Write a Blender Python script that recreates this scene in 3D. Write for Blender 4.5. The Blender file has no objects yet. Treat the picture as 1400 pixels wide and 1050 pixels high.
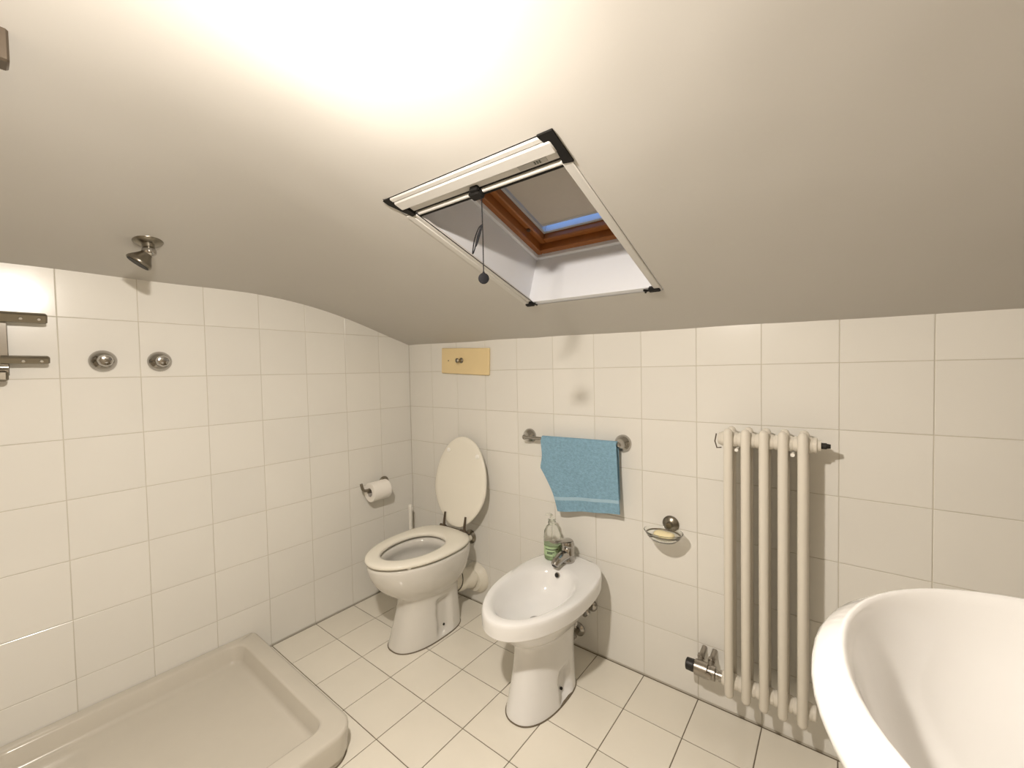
import bpy, bmesh, math, random
from mathutils import Vector, Matrix, noise as mnoise
random.seed(7)
SC = bpy.context.scene
COL = SC.collection

# ------------------------------------------------------------------ camera
def set_camera():
    yaw, pit, rol, f = -0.6628, -0.0314, -0.0202, 571.167
    F = Vector((math.sin(yaw)*math.cos(pit), math.cos(yaw)*math.cos(pit), math.sin(pit)))
    R = F.cross(Vector((0, 0, 1))).normalized(); U = R.cross(F)
    R2 = R*math.cos(rol) + U*math.sin(rol); U2 = -R*math.sin(rol) + U*math.cos(rol)
    cam = bpy.data.cameras.new('camera'); o = bpy.data.objects.new('camera', cam); COL.objects.link(o)
    cam.sensor_width = 36; cam.lens = 36*f/1400; cam.clip_start = .02
    M = Matrix.Identity(4)
    for i in range(3):
        M[i][0], M[i][1], M[i][2] = R2[i], U2[i], -F[i]
    M.translation = Vector((1.9913, -1.5717, 1.2046))
    o.matrix_world = M
    SC.camera = o
set_camera()

# ------------------------------------------------------------------ sky and exposure
w = bpy.data.worlds.new('sky'); SC.world = w; w.use_nodes = True
bg = w.node_tree.nodes['Background']
bg.inputs[0].default_value = (.28, .50, 1.0, 1); bg.inputs[1].default_value = .40
vs = SC.view_settings
vs.view_transform = 'Standard'; vs.look = 'None'; vs.gamma = 1; vs.use_curve_mapping = False
vs.exposure = 2.95
LAMP = Vector((1.49, -1.44, 1.677)); LAMP_STRENGTH = 288.0; LAMP_CUT = -.3; LAMP_COLOR = (1.0, .915, .815)

# ------------------------------------------------------------------ materials
MATS = {}
def mat(name, col, rough=.5, metal=0., noise=0., nscale=8., bump=0., bscale=40., rand=0., spec=.5, trans=0., ior=1.45, coat=0., emit=None, estr=0.):
    m = bpy.data.materials.new(name); m.use_nodes = True
    nt = m.node_tree; b = nt.nodes['Principled BSDF']
    b.inputs['Base Color'].default_value = (*col, 1); b.inputs['Roughness'].default_value = rough
    b.inputs['Metallic'].default_value = metal; b.inputs['IOR'].default_value = ior
    b.inputs['Specular IOR Level'].default_value = spec
    b.inputs['Transmission Weight'].default_value = trans; b.inputs['Coat Weight'].default_value = coat
    b.inputs['Coat Roughness'].default_value = .05
    if emit:
        b.inputs['Emission Color'].default_value = (*emit, 1); b.inputs['Emission Strength'].default_value = estr
    geo = nt.nodes.new('ShaderNodeNewGeometry')
    src = None
    if noise > 0 or rand > 0:
        hsv = nt.nodes.new('ShaderNodeHueSaturation'); hsv.inputs['Color'].default_value = (*col, 1)
        val = nt.nodes.new('ShaderNodeMath'); val.operation = 'MULTIPLY_ADD'
        n = nt.nodes.new('ShaderNodeTexNoise'); n.inputs['Scale'].default_value = nscale; n.inputs['Detail'].default_value = 5
        nt.links.new(geo.outputs['Position'], n.inputs['Vector'])
        val.inputs[1].default_value = noise; val.inputs[2].default_value = 1 - noise/2
        nt.links.new(n.outputs['Fac'], val.inputs[0])
        oi = nt.nodes.new('ShaderNodeObjectInfo')
        v2 = nt.nodes.new('ShaderNodeMath'); v2.operation = 'MULTIPLY_ADD'
        v2.inputs[1].default_value = rand; nt.links.new(oi.outputs['Random'], v2.inputs[0])
        nt.links.new(val.outputs[0], v2.inputs[2])
        v3 = nt.nodes.new('ShaderNodeMath'); v3.operation = 'SUBTRACT'; v3.inputs[1].default_value = rand/2
        nt.links.new(v2.outputs[0], v3.inputs[0]); nt.links.new(v3.outputs[0], hsv.inputs['Value'])
        nt.links.new(hsv.outputs[0], b.inputs['Base Color']); src = hsv
    if bump > 0:
        n2 = nt.nodes.new('ShaderNodeTexNoise'); n2.inputs['Scale'].default_value = bscale; n2.inputs['Detail'].default_value = 4
        nt.links.new(geo.outputs['Position'], n2.inputs['Vector'])
        bp = nt.nodes.new('ShaderNodeBump'); bp.inputs['Strength'].default_value = bump; bp.inputs['Distance'].default_value = .004
        nt.links.new(n2.outputs['Fac'], bp.inputs['Height']); nt.links.new(bp.outputs[0], b.inputs['Normal'])
    MATS[name] = m
    m['src'] = src.name if src else ''
    return m

mat('wall_tile', (.78, .765, .72), .18, noise=.05, nscale=5, rand=.035, bump=.05, bscale=18)
mat('floor_tile', (.79, .75, .66), .17, noise=.07, nscale=9, rand=.05, bump=.06, bscale=25)
mat('wall_grout', (.60, .57, .49), .9, noise=.25, nscale=6)
mat('floor_grout', (.17, .14, .10), .9, noise=.3, nscale=12)
mat('plaster', (.57, .55, .515), .62, noise=.04, nscale=2.2, bump=.16, bscale=9, spec=.35)
mat('unseen_wall_dark', (.36, .31, .24), .4, noise=.04, nscale=3)  # unseen walls, colour set dark to weaken the bounced fill light
mat('reveal_daylight_tint', (.75, .765, .80), .55, noise=.03, nscale=6)  # white shaft paint with a slight daylight blue mixed into the colour
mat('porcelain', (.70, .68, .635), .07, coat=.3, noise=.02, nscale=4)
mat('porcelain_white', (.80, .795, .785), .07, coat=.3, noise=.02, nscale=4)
mat('tray_ceramic', (.59, .555, .485), .13, noise=.06, nscale=14)
mat('seat_plastic', (.84, .81, .72), .12, noise=.02, nscale=6)
mat('bumper_white', (.93, .92, .88), .3)
mat('pipe_cream', (.80, .76, .66), .25, noise=.04)
mat('chrome', (.45, .435, .41), .08, 1, noise=.05, nscale=30)
mat('steel_dull', (.27, .245, .20), .3, 1, noise=.08, nscale=40)
mat('rack_metal', (.22, .195, .15), .32, .9, noise=.1, nscale=40)
mat('hinge_bronze', (.16, .13, .10), .28, .85, noise=.1, nscale=50)
mat('rubber_black', (.018, .017, .016), .45, noise=.1, nscale=60)
mat('radiator_paint', (.72, .68, .60), .26, noise=.04, nscale=10)
mat('radiator_valve_metal', (.40, .37, .33), .3, 1, noise=.1, nscale=50)
mat('alu_white', (.62, .605, .575), .55, noise=.03, nscale=12)
mat('screen_black', (.010, .009, .008), .6, spec=.25, noise=.1, nscale=60)
mat('wood', (.30, .105, .025), .32, noise=.5, nscale=20, coat=.2)
mat('gasket_grey', (.50, .52, .55), .5, noise=.05)
mat('blind_fabric', (.52, .48, .43), .85, noise=.06, nscale=60)
mat('towel', (.235, .40, .525), .95, noise=.55, nscale=85, bump=1.0, bscale=160, spec=.1)
mat('towel_stripe', (.38, .55, .66), .9, noise=.15, nscale=60, bump=.5, bscale=200, spec=.1)
mat('paper', (.90, .87, .82), .9, noise=.03, nscale=40, bump=.2, bscale=90)
mat('plate_yellow', (.80, .64, .36), .35, noise=.08, nscale=14)
mat('plastic_white', (.88, .86, .80), .3, noise=.03)
mat('soap', (.88, .77, .48), .4, noise=.06, nscale=40)
mat('hole_dark', (.02, .018, .015), .6, noise=.1)
mat('label_print', (.05, .07, .05), .5, noise=.1)
mat('label_green', (.42, .56, .33), .4, noise=.05)
mat('liquid_green', (.48, .66, .36), .12, trans=.35, noise=.04, ior=1.36)
mat('clear_plastic', (.95, .96, .93), .05, trans=.97, ior=1.15)
mat('clear_glass', (.97, .985, .97), .02, trans=1., ior=1.3)
mat('pane_glass', (.95, .97, 1.), .0, trans=1., ior=1.05)
mat('water', (.80, .84, .82), .03, trans=.6, ior=1.33)
mat('bulb_glow', (1, 1, 1), .3, emit=LAMP_COLOR, estr=LAMP_STRENGTH)
mat('cord_dark', (.010, .010, .012), .7, spec=.2, noise=.1)
mat('label_grey', (.45, .44, .42), .5, noise=.1)

# ------------------------------------------------------------------ mesh helpers
class MB:
    """collects shapes, in world coordinates, that become one mesh"""
    def __init__(s): s.v = []; s.f = []
    def add(s, vs_, fs_):
        n = len(s.v); s.v += [Vector(a) for a in vs_]; s.f += [tuple(i+n for i in f) for f in fs_]; return s
    def loft(s, rings, cap0=True, cap1=True, closed=False):
        n = len(rings[0]); V = [p for r in rings for p in r]; Fs = []
        m = len(rings)
        for i in range(m if closed else m-1):
            for j in range(n):
                a, b = i*n+j, i*n+(j+1) % n; c, d = ((i+1) % m)*n+(j+1) % n, ((i+1) % m)*n+j
                Fs.append((a, b, c, d))
        if not closed:
            if cap0: Fs.append(tuple(reversed(range(n))))
            if cap1: Fs.append(tuple((m-1)*n+j for j in range(n)))
        return s.add(V, Fs)
    def box(s, lo, hi, bev=0., T=None):
        x0, y0, z0 = lo; x1, y1, z1 = hi; b = min(bev, (x1-x0)/2.01, (y1-y0)/2.01, (z1-z0)/2.01)
        def rect(z, i): return [Vector((x0+i, y0+i, z)), Vector((x1-i, y0+i, z)), Vector((x1-i, y1-i, z)), Vector((x0+i, y1-i, z))]
        if b > 0:
            def oct_(z, i):
                return [Vector(q) for q in ((x0+i, y0+b+i*.4, z), (x0+b+i*.4, y0+i, z), (x1-b-i*.4, y0+i, z), (x1-i, y0+b+i*.4, z),
                                            (x1-i, y1-b-i*.4, z), (x1-b-i*.4, y1-i, z), (x0+b+i*.4, y1-i, z), (x0+i, y1-b-i*.4, z))]
            rings = [oct_(z0, b), oct_(z0+b, 0), oct_(z1-b, 0), oct_(z1, b)]
        else: rings = [rect(z0, 0), rect(z1, 0)]
        if T: rings = [[T(p) for p in r] for r in rings]
        return s.loft(rings)
    def lathe(s, p, axis, prof, n=24, cap0=True, cap1=True, sx=1., ref=None):
        """prof: list of (distance along axis, radius)"""
        p = Vector(p); a = Vector(axis).normalized()
        u = (Vector(ref) if ref else (Vector((0, 0, 1)) if abs(a.z) < .9 else Vector((1, 0, 0))))
        u = (u - a*u.dot(a)).normalized(); v = a.cross(u)
        rings = [[p + a*t + u*(r*sx*math.cos(2*math.pi*k/n)) + v*(r*math.sin(2*math.pi*k/n)) for k in range(n)] for t, r in prof]
        return s.loft(rings, cap0, cap1)
    def tube(s, pts, r, n=10, cap=True):
        pts = [Vector(q) for q in pts]; rings = []
        u = None
        for i, q in enumerate(pts):
            t = (pts[min(i+1, len(pts)-1)] - pts[max(i-1, 0)]).normalized()
            if u is None: u = t.orthogonal().normalized()
            u = (u - t*u.dot(t)).normalized(); v = t.cross(u)
            rr = r[i] if isinstance(r, (list, tuple)) else r
            rings.append([q + u*(rr*math.cos(2*math.pi*k/n)) + v*(rr*math.sin(2*math.pi*k/n)) for k in range(n)])
        return s.loft(rings, cap, cap)
    def sphere(s, c, r, n=16, m=10, sc=(1, 1, 1)):
        c = Vector(c); rings = []
        for i in range(m+1):
            a = math.pi*(i/m) if 0 < i < m else (0.02 if i == 0 else math.pi-.02)
            rings.append([c + Vector((sc[0]*r*math.sin(a)*math.cos(2*math.pi*k/n), sc[1]*r*math.sin(a)*math.sin(2*math.pi*k/n), -sc[2]*r*math.cos(a))) for k in range(n)])
        return s.loft(rings)
    def mesh(s, name, off=(0, 0, 0), smooth=None):
        me = bpy.data.meshes.new(name); o = Vector(off)
        me.from_pydata([tuple(q-o) for q in s.v], [], s.f)
        bm = bmesh.new(); bm.from_mesh(me); bmesh.ops.recalc_face_normals(bm, faces=bm.faces)
        if smooth is not None:
            for f in bm.faces: f.smooth = True
            for e in bm.edges:
                if len(e.link_faces) == 2 and e.calc_face_angle(0) > math.radians(smooth): e.smooth = False
        bm.to_mesh(me); bm.free(); me.update()
        return me
    def build(s, name, m, parent=None, smooth=40, base=None, label=None):
        off = parent_world(parent) if parent else Vector(base or (0, 0, 0))
        me = s.mesh(name, off, smooth); me.materials.append(MATS[m])
        o = bpy.data.objects.new(name, me); COL.objects.link(o)
        if parent: o.parent = parent
        else: o.location = off
        if label: o['label'] = label
        return o

def parent_world(o):
    l = Vector(o.location)
    while o.parent: o = o.parent; l += Vector(o.location)
    return l
def tag(o, label=None, cat=None, group=None, kind=None):
    if label: o['label'] = label
    if cat: o['category'] = cat
    if group: o['group'] = group
    if kind: o['kind'] = kind
    return o
def thing(name, loc, label, cat, group=None):
    o = bpy.data.objects.new(name, None); COL.objects.link(o); o.location = loc; o.empty_display_size = .05
    return tag(o, label, cat, group)
def arc(c, r, a0, a1, n, ax1, ax2):
    c = Vector(c); ax1 = Vector(ax1); ax2 = Vector(ax2)
    return [c + ax1*(r*math.cos(a0+(a1-a0)*i/n)) + ax2*(r*math.sin(a0+(a1-a0)*i/n)) for i in range(n+1)]
def spline(rows, per):
    """Catmull-Rom through rows of numbers"""
    out = []; n = len(rows)
    for i in range(n-1):
        p0, p1, p2, p3 = rows[max(i-1, 0)], rows[i], rows[i+1], rows[min(i+2, n-1)]
        for k in range(per):
            t = k/per
            out.append([.5*((2*b)+(-a+c)*t+(2*a-5*b+4*c-d)*t*t+(-a+3*b-3*c+d)*t**3) for a, b, c, d in zip(p0, p1, p2, p3)])
    out.append(list(rows[-1])); return out
def egg(cx, hw, yf, yb, z, nf=2.0, nb=2.6, n=72, mid=.45):
    """closed outline, front (towards -y) rounder than the back"""
    ym = yb + (yf-yb)*mid; pts = []
    for k in range(n):
        a = 2*math.pi*k/n; c, s_ = math.cos(a), math.sin(a)
        e = nb if s_ >= 0 else nf
        x = hw*math.copysign(abs(c)**(2/e), c)
        y = ym + ((yb-ym) if s_ >= 0 else (ym-yf))*math.copysign(abs(s_)**(2/e), s_)
        pts.append(Vector((cx+x, y, z)))
    return pts

# ------------------------------------------------------------------ room shell
XR, YF = 2.50, -2.30
def zc(x, y):
    a = 1.368 - .0155*x - .325*y; b = 1.561 + .23*x; k = .10
    h = max(k-abs(a-b), 0)/k
    return min(a, b) - h*h*k*.25
HX0, HX1, HY0, HY1 = 1.076, 1.579, -.914, -.294       # skylight opening in plan

def frange(a, b, n): return [a+(b-a)*i/n for i in range(n+1)]
def uneven(x, y):
    """hand-trowelled plaster: a few millimetres of unevenness, none at the skylight's edge"""
    d = math.hypot(max(HX0-x, 0, x-HX1), max(HY0-y, 0, y-HY1)); k = min(1, max(0, d-.01)/.12); k = k*k*(3-2*k)
    return k*(.0034*mnoise.noise(Vector((x*3.1, y*3.1, .3))) + .0011*mnoise.noise(Vector((x*8+5, y*8, 1.7))))
xs = frange(-.08, HX0, 60)[:-1] + frange(HX0, HX1, 20)[:-1] + frange(HX1, XR+.08, 48)
ys = frange(YF-.08, HY0, 70)[:-1] + frange(HY0, HY1, 28)[:-1] + frange(HY1, .08, 18)
mb = MB(); V = [(x, y, zc(x, y)+uneven(x, y)) for y in ys for x in xs]; Fs = []
for j in range(len(ys)-1):
    for i in range(len(xs)-1):
        if HX0-1e-6 <= xs[i] and xs[i+1] <= HX1+1e-6 and HY0-1e-6 <= ys[j] and ys[j+1] <= HY1+1e-6: continue
        a = j*len(xs)+i; Fs.append((a, a+len(xs), a+len(xs)+1, a+1))
mb.add(V, Fs)
ceiling = mb.build('ceiling', 'plaster', smooth=60); tag(ceiling, 'white plastered attic ceiling sloping down to the tiled walls', kind='structure')

REC = .0016                                            # joint depth
wall_back = MB().box((-.10, REC, -.05), (XR+.1, .10, 2.4)).build('wall_back', 'wall_grout', smooth=None)
tag(wall_back, 'cream tiled wall behind the bidet and radiator', kind='structure')
wall_left = MB().box((-.10, YF-.1, -.05), (-REC, .10, 2.6)).build('wall_left', 'wall_grout', smooth=None)
tag(wall_left, 'cream tiled wall beside the shower tray', kind='structure')
wall_right = MB().box((XR, YF-.1, -.05), (XR+.1, .0, 2.6)).build('wall_right', 'unseen_wall_dark', smooth=None)
tag(wall_right, 'unseen wall behind the washbasin, darkened to cut bounced light', kind='structure')
wall_front = MB().box((0, YF-.1, -.05), (XR, YF, 2.8)).build('wall_front', 'unseen_wall_dark', smooth=None)
tag(wall_front, 'unseen wall facing the radiator wall, darkened to cut bounced light', kind='structure')
floor = MB().box((0, YF, -.10), (XR, REC, -.0022)).build('floor', 'floor_grout', smooth=None)
tag(floor, 'cream square tiled bathroom floor', kind='structure')

def tile_mesh(name, poly, T, g, thick=.006, ch=.0011):
    """poly: convex outline in wall coordinates; g: half joint; T maps (u, v, depth out of the wall) to world"""
    cu = sum(p[0] for p in poly)/len(poly); cv = sum(p[1] for p in poly)/len(poly)
    def inset(d):
        n = len(poly); out = []
        for i in range(n):
            p0, p1, p2 = poly[i-1], poly[i], poly[(i+1) % n]
            e1 = Vector((p1[0]-p0[0], p1[1]-p0[1])).normalized(); e2 = Vector((p2[0]-p1[0], p2[1]-p1[1])).normalized()
            n1 = Vector((-e1.y, e1.x)); n2 = Vector((-e2.y, e2.x))
            den = 1 + n1.dot(n2)
            o = (n1+n2)*(d/max(den, .3))
            out.append((p1[0]+o.x, p1[1]+o.y))
        return out
    m = MB(); a = inset(g); b = inset(g+ch)
    m.loft([[T(u, v, -thick) for u, v in a], [T(u, v, -ch*.6) for u, v in a], [T(u, v, 0) for u, v in b]], cap0=False)
    return m
def put_tile(parent, poly, c, T, g, matname, cache, key, wob=.0022):
    loc = T(c[0], c[1], 0)
    if key is not None and key in cache: me = cache[key]
    else:
        m = tile_mesh('tile', poly, T, g); me = m.mesh('tile', loc, None); me.materials.append(MATS[matname])
        if key is not None: cache[key] = me
    o = bpy.data.objects.new('tile', me); COL.objects.link(o); o.parent = parent; o.location = loc
    o.rotation_euler = tuple(random.uniform(-wob, wob) for _ in range(3))
    return o
TS, OX, OY, OZ = .2, -.005, -.0045, 1.2093-1.2         # joints: x = OX+.2k, y = OY-.2k, z = OZ+.2k
GW, GF = .0011, .0016
# back wall: u = x, v = z, outward = -y
TB = lambda u, v, d: Vector((u, -d, v))
cache = {}
ZR = [0.004] + [OZ+TS*r for r in range(1, 8)]
for r in range(len(ZR)-1):
    for c in range(0, 13):
        u0 = max(OX+TS*c, .0); u1 = min(OX+TS*(c+1), XR)
        if u1-u0 < .01: continue
        v0, v1 = ZR[r], ZR[r+1]
        ctop = lambda u: zc(u, 0)+.004
        if v1 > ctop(u0):
            poly = [(u0, v0), (u1, v0), (u1, ctop(u1)), ((u0+u1)/2, ctop((u0+u1)/2)), (u0, ctop(u0))]; key = None
        else:
            poly = [(u0, v0), (u1, v0), (u1, v1), (u0, v1)]; key = ('b', round(u1-u0, 4), round(v1-v0, 4))
        put_tile(wall_back, poly, ((u0+u1)/2, (v0+v1)/2), TB, GW, 'wall_tile', cache, key)
# left wall: u = -y, v = z, outward = +x
TL = lambda u, v, d: Vector((d, -u, v))
ZR2 = ZR + [OZ+TS*8]
for r in range(len(ZR2)-1):
    for c in range(0, 12):
        u0 = max(-OY+TS*c if c else 0, 0); u1 = min(-OY+TS*(c+1), -YF)
        if u1-u0 < .01: continue
        v0, v1 = ZR2[r], ZR2[r+1]
        ctop = lambda u: zc(0, -u)+.004
        tops = [ctop(u0+(u1-u0)*i/6) for i in range(7)]
        if v1 > min(tops):
            poly = [(u0, v0), (u1, v0)]
            for i in range(6, -1, -1):
                t = min(tops[i], v1)
                if t > v0+.003: poly.append((u0+(u1-u0)*i/6, t))
            if len(poly) < 4 or max(q[1] for q in poly)-v0 < .01: continue
            if tops[0] < v0:                            # ceiling cuts the lower corner off
                poly[0] = (poly[-1][0]-.001, v0)
            q2 = []
            for q in poly:
                if not q2 or (abs(q[0]-q2[-1][0])+abs(q[1]-q2[-1][1])) > 1e-4: q2.append(q)
            poly = q2; key = None
        else:
            poly = [(u0, v0), (u1, v0), (u1, v1), (u0, v1)]; key = ('l', round(u1-u0, 4), round(v1-v0, 4))
        if key is None: poly = poly[::-1]
        else: poly = poly[::-1]
        # T flips handedness on this wall: keep the inset inward
        T2 = lambda u, v, d: TL(-u, v, d)
        poly = [(-u, v) for u, v in poly]
        put_tile(wall_left, poly, (-(u0+u1)/2, (v0+v1)/2), T2, GW, 'wall_tile', cache, key)
# floor: u = x, v = y, outward = +z
TFL = lambda u, v, d: Vector((u, v, d))
for r in range(0, 12):
    v1 = -.004 if r == 0 else OY-TS*r; v0 = max(OY-TS*(r+1), YF+.003)
    if v1-v0 < .01: continue
    for c in range(0, 13):
        u0 = max(OX+TS*c, .004); u1 = min(OX+TS*(c+1), XR-.003)
        if u1-u0 < .01: continue
        poly = [(u0, v0), (u1, v0), (u1, v1), (u0, v1)]
        put_tile(floor, poly, ((u0+u1)/2, (v0+v1)/2), TFL, GF, 'floor_tile', cache, ('f', round(u1-u0, 4), round(v1-v0, 4)), .0012)

# ------------------------------------------------------------------ skylight (window in the sloping ceiling)
SX = Vector((1, 0, -.0155)).normalized(); SY = Vector((0, 1, -.325)); SY = (SY-SX*SX.dot(SY)).normalized(); SZ = SX.cross(SY)
SO = Vector((HX0, HY0, zc(HX0, HY0)))
SL = lambda p: SO + SX*p[0] + SY*p[1] + SZ*p[2]        # x across, y down the slope, z up into the shaft
SW, SH = (HX1-HX0), (HY1-HY0)*math.sqrt(1+.325**2)
RI = .02
def sbox(lo, hi, bev=0.): return MB().box(lo, hi, bev, SL)
window = sbox((RI-.09, -.06, .002), (RI, SH+.06, .19)).build('window_1', 'reveal_daylight_tint', smooth=None, base=SO)
tag(window, 'small brown wooden roof window at the end of a white shaft', kind='structure')
sbox((SW-RI, -.06, .002), (SW-RI+.09, SH+.06, .19)).build('shaft_lining', 'reveal_daylight_tint', window, None)
sbox((RI, SH-RI, .0022), (SW-RI, SH+.06, .19)).build('shaft_lining', 'reveal_daylight_tint', window, None)
sbox((RI, -.06, .002), (SW-RI, .035, .19)).build('shaft_lining', 'reveal_daylight_tint', window, None)
FY0, FY1 = .035, SH-RI
def frame(name, inset0, inset1, z0, z1, m, parent, bev=.002):
    x0, x1, y0, y1 = RI+inset0, SW-RI-inset0, FY0+inset0, FY1-inset0; wd = inset1-inset0
    for lo, hi in (((x0, y0, z0), (x0+wd, y1, z1)), ((x1-wd, y0, z0), (x1, y1, z1)),
                   ((x0+wd, y0, z0), (x1-wd, y0+wd, z1)), ((x0+wd, y1-wd, z0), (x1-wd, y1, z1))):
        sbox(lo, hi, bev).build(name, m, parent, 30)
frame('trim_strip', 0, .014, .172, .20, 'reveal_daylight_tint', window)
frame('window_frame', .006, .034, .186, .27, 'wood', window, .003)
frame('sash', .034, .058, .212, .275, 'wood', window, .004)
frame('gasket', .058, .068, .236, .262, 'gasket_grey', window, .001)
sbox((RI-.09, -.06, .19), (RI+.006, SH+.06, .262)).build('shaft_board', 'reveal_daylight_tint', window, None)
sbox((SW-RI-.006, -.06, .19), (SW-RI+.09, SH+.06, .262)).build('shaft_board', 'reveal_daylight_tint', window, None)
sbox((RI, SH-RI-.006, .19), (SW-RI, SH+.06, .262)).build('shaft_board', 'reveal_daylight_tint', window, None)
sbox((RI, -.06, .19), (SW-RI, FY0+.006, .262)).build('shaft_board', 'reveal_daylight_tint', window, None)
sbox((RI+.062, FY0+.062, .256), (SW-RI-.062, FY1-.062, .260)).build('pane', 'pane_glass', window, None)
MB().lathe(SL((RI+.046, .50, .206)), SZ, [(0, .007), (.004, .007), (.008, .005)], 12).build('hinge_screw', 'hinge_bronze', window)

blind = thing('roller_blind', SL((SW/2, FY0+.1, .245)), 'grey-beige roller blind drawn most of the way down the skylight pane', 'blind')
sbox((RI+.069, FY0+.069, .2465), (SW-RI-.069, .536, .2482)).build('fabric', 'blind_fabric', blind, None)
sbox((RI+.069, .534, .2450), (SW-RI-.069, .546, .2495), .0015).build('bottom_bar', 'label_grey', blind)

# insect screen set into the opening
scr = thing('insect_screen', SL((SW/2, .02, 0)), 'white retracted roll-up insect screen frame with black corners around the skylight', 'insect screen')
cas = sbox((.012, .003, -.004), (SW-.012, .016, .028), .002).build('cassette', 'alu_white', scr)
sbox((.018, .0165, -.007), (SW-.012, .047, .032), .003).build('cassette_cover', 'alu_white', scr)
sbox((-.003, -.003, .000), (SW+.003, .0028, .02)).build('dark_gap_line', 'screen_black', scr, None)  # black strip standing in for the shaded gap above the cassette
for pts in ([(-.004, 0), (.02, 0), (.02, .012), (.034, .05), (.034, .075), (.022, .078), (-.004, .018)],
            [(SW+.004, -.002), (SW-.03, -.002), (SW-.025, .018), (SW-.014, .022), (SW-.014, .05), (SW-.018, .078), (SW+.004, .082)]):
    MB().loft([[SL((x, y, -.0045)) for x, y in pts], [SL((x, y, .024)) for x, y in pts]]).build('end_cap', 'screen_black', scr, None)
for x0 in (0., SW-.022):
    rail = sbox((x0, .072, -.003), (x0+.022, SH-.003, .010), .002).build('guide_rail', 'alu_white', scr)
    if x0 == 0: sbox((.0225, .08, -.001), (.036, SH-.03, .010), .002).build('guide_lip', 'alu_white', rail)
pb = sbox((.036, .0485, .002), (SW-.018, .068, .016), .001).build('pull_bar', 'alu_white', scr)
MB().tube([SL((.042, .081, .006)), SL((SW-.022, .081, .006))], .0065, 14).build('bar_roll', 'alu_white', pb)
sbox((.037, .0682, .004), (SW-.02, .0735, .014)).build('brush_seal', 'screen_black', pb, None)
sbox((.037, .088, .002), (SW-.02, .0925, .012)).build('brush_seal', 'screen_black', pb, None)
sbox((SW-.115, .052, .0008), (SW-.045, .064, .0021)).build('product_label', 'label_grey', pb, None)
for k in range(6):
    sbox((SW-.075+.006*(k % 3), .0545+.004*(k//3), .0002), (SW-.0715+.006*(k % 3), .0570+.004*(k//3), .0009)).build('label_mark', 'label_print', pb, None)
hd = sbox((SW/2-.017, .066, -.012), (SW/2+.017, .092, .006), .004).build('handle', 'screen_black', scr)
sbox((SW/2-.006, .058, -.009), (SW/2+.018, .068, .004), .002).build('handle_catch', 'screen_black', hd)
def clip(x0, sgn):
    m = MB(); m.box((x0, SH-.020, -.008), (x0+sgn*.034, SH-.004, .008), .002, SL) if sgn > 0 else m.box((x0-.034, SH-.020, -.008), (x0, SH-.004, .008), .002, SL)
    xx = x0+sgn*.040
    m.tube([SL((x0+sgn*.03, SH-.014, -.004)), SL((xx, SH-.014, -.004)), SL((xx+sgn*.006, SH-.022, -.006))], .0035, 8)
    m.tube([SL((xx, SH-.014, -.004)), SL((xx+sgn*.006, SH-.006, -.006))], .0032, 8)
    m.build('corner_clip', 'screen_black', scr)
clip(0.006, 1); clip(SW-.004, -1)
MB().tube([SL((.040, .075, -.001)), SL((.047, SH-.015, -.004))], .0011, 6).build('guide_string', 'cord_dark', scr)
cx_, cy_ = 1.3405, -.842
top = SL((SW/2+.012, .085, -.010)); bot = Vector((top.x+.001, top.y, 1.432))
cord = MB().tube([top, (top+bot)/2+Vector((.0008, 0, 0)), bot], .0012, 6).build('pull_cord', 'cord_dark', scr)
kn = Vector((top.x, top.y, 1.545))
kp = [kn, kn+Vector((-.012, 0, -.006)), kn+Vector((-.028, .003, -.028)), kn+Vector((-.036, .004, -.058)), kn+Vector((-.028, .003, -.050)), kn+Vector((-.014, 0, -.020)), kn]
MB().tube([Vector(q) for q in spline([list(q) for q in kp], 5)], .0016, 6).build('cord_loop', 'cord_dark', cord)
kq = [kn, kn+Vector((-.010, -.002, -.020)), kn+Vector((-.018, -.004, -.046)), kn+Vector((-.012, -.003, -.036)), kn+Vector((-.003, 0, -.008))]
MB().tube([Vector(q) for q in spline([list(q) for q in kq], 5)], .0018, 6).build('cord_loop', 'cord_dark', cord)
fc = Vector((.78, -.62, 0)).normalized()
MB().lathe(bot+Vector((0, 0, -.011))-fc*.004, fc, [(0, .009), (.0015, .0125), (.0065, .0125), (.008, .009)], 20).lathe(bot+Vector((0, 0, -.001)), (0, 0, 1), [(0, .004), (.006, .002)], 8).build('cord_weight', 'cord_dark', scr)

# ------------------------------------------------------------------ lamp (above the frame)
lz = zc(LAMP.x, LAMP.y)
lamp = thing('ceiling_lamp', (LAMP.x, LAMP.y, lz), 'bare bulb in a short white holder on the sloping ceiling', 'lamp')
MB().lathe((LAMP.x, LAMP.y, lz+.01), (0, 0, -1), [(0, .045), (.02, .045), (.026, .03), (.03, .018), (lz+.01-LAMP.z-.054, .018), (lz+.01-LAMP.z-.050, .012)], 24).build('lamp_holder', 'plastic_white', lamp)
# bulb: white plastic neck drawn low to block upward light, only the dome glows
R_ = .035; cut = LAMP_CUT; rings = []
MB().lathe((LAMP.x, LAMP.y, LAMP.z+.052), (0, 0, -1), [(0, .013), (.006, .014), (.030, R_*.86), (.052, R_), (.052-R_*cut-.001, R_*math.sqrt(1-cut*cut)), (.052-R_*cut, R_*math.sqrt(1-cut*cut)*.96)], 24).build('bulb_neck_shield', 'plastic_white', lamp)
prof = []
a0 = math.acos(cut)
for i in range(11):
    a = a0 + (math.pi-.03-a0)*i/10; prof.append((-R_*math.cos(a), R_*math.sin(a)))
MB().lathe(LAMP, (0, 0, -1), prof, 20).build('bulb', 'bulb_glow', lamp)

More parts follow.
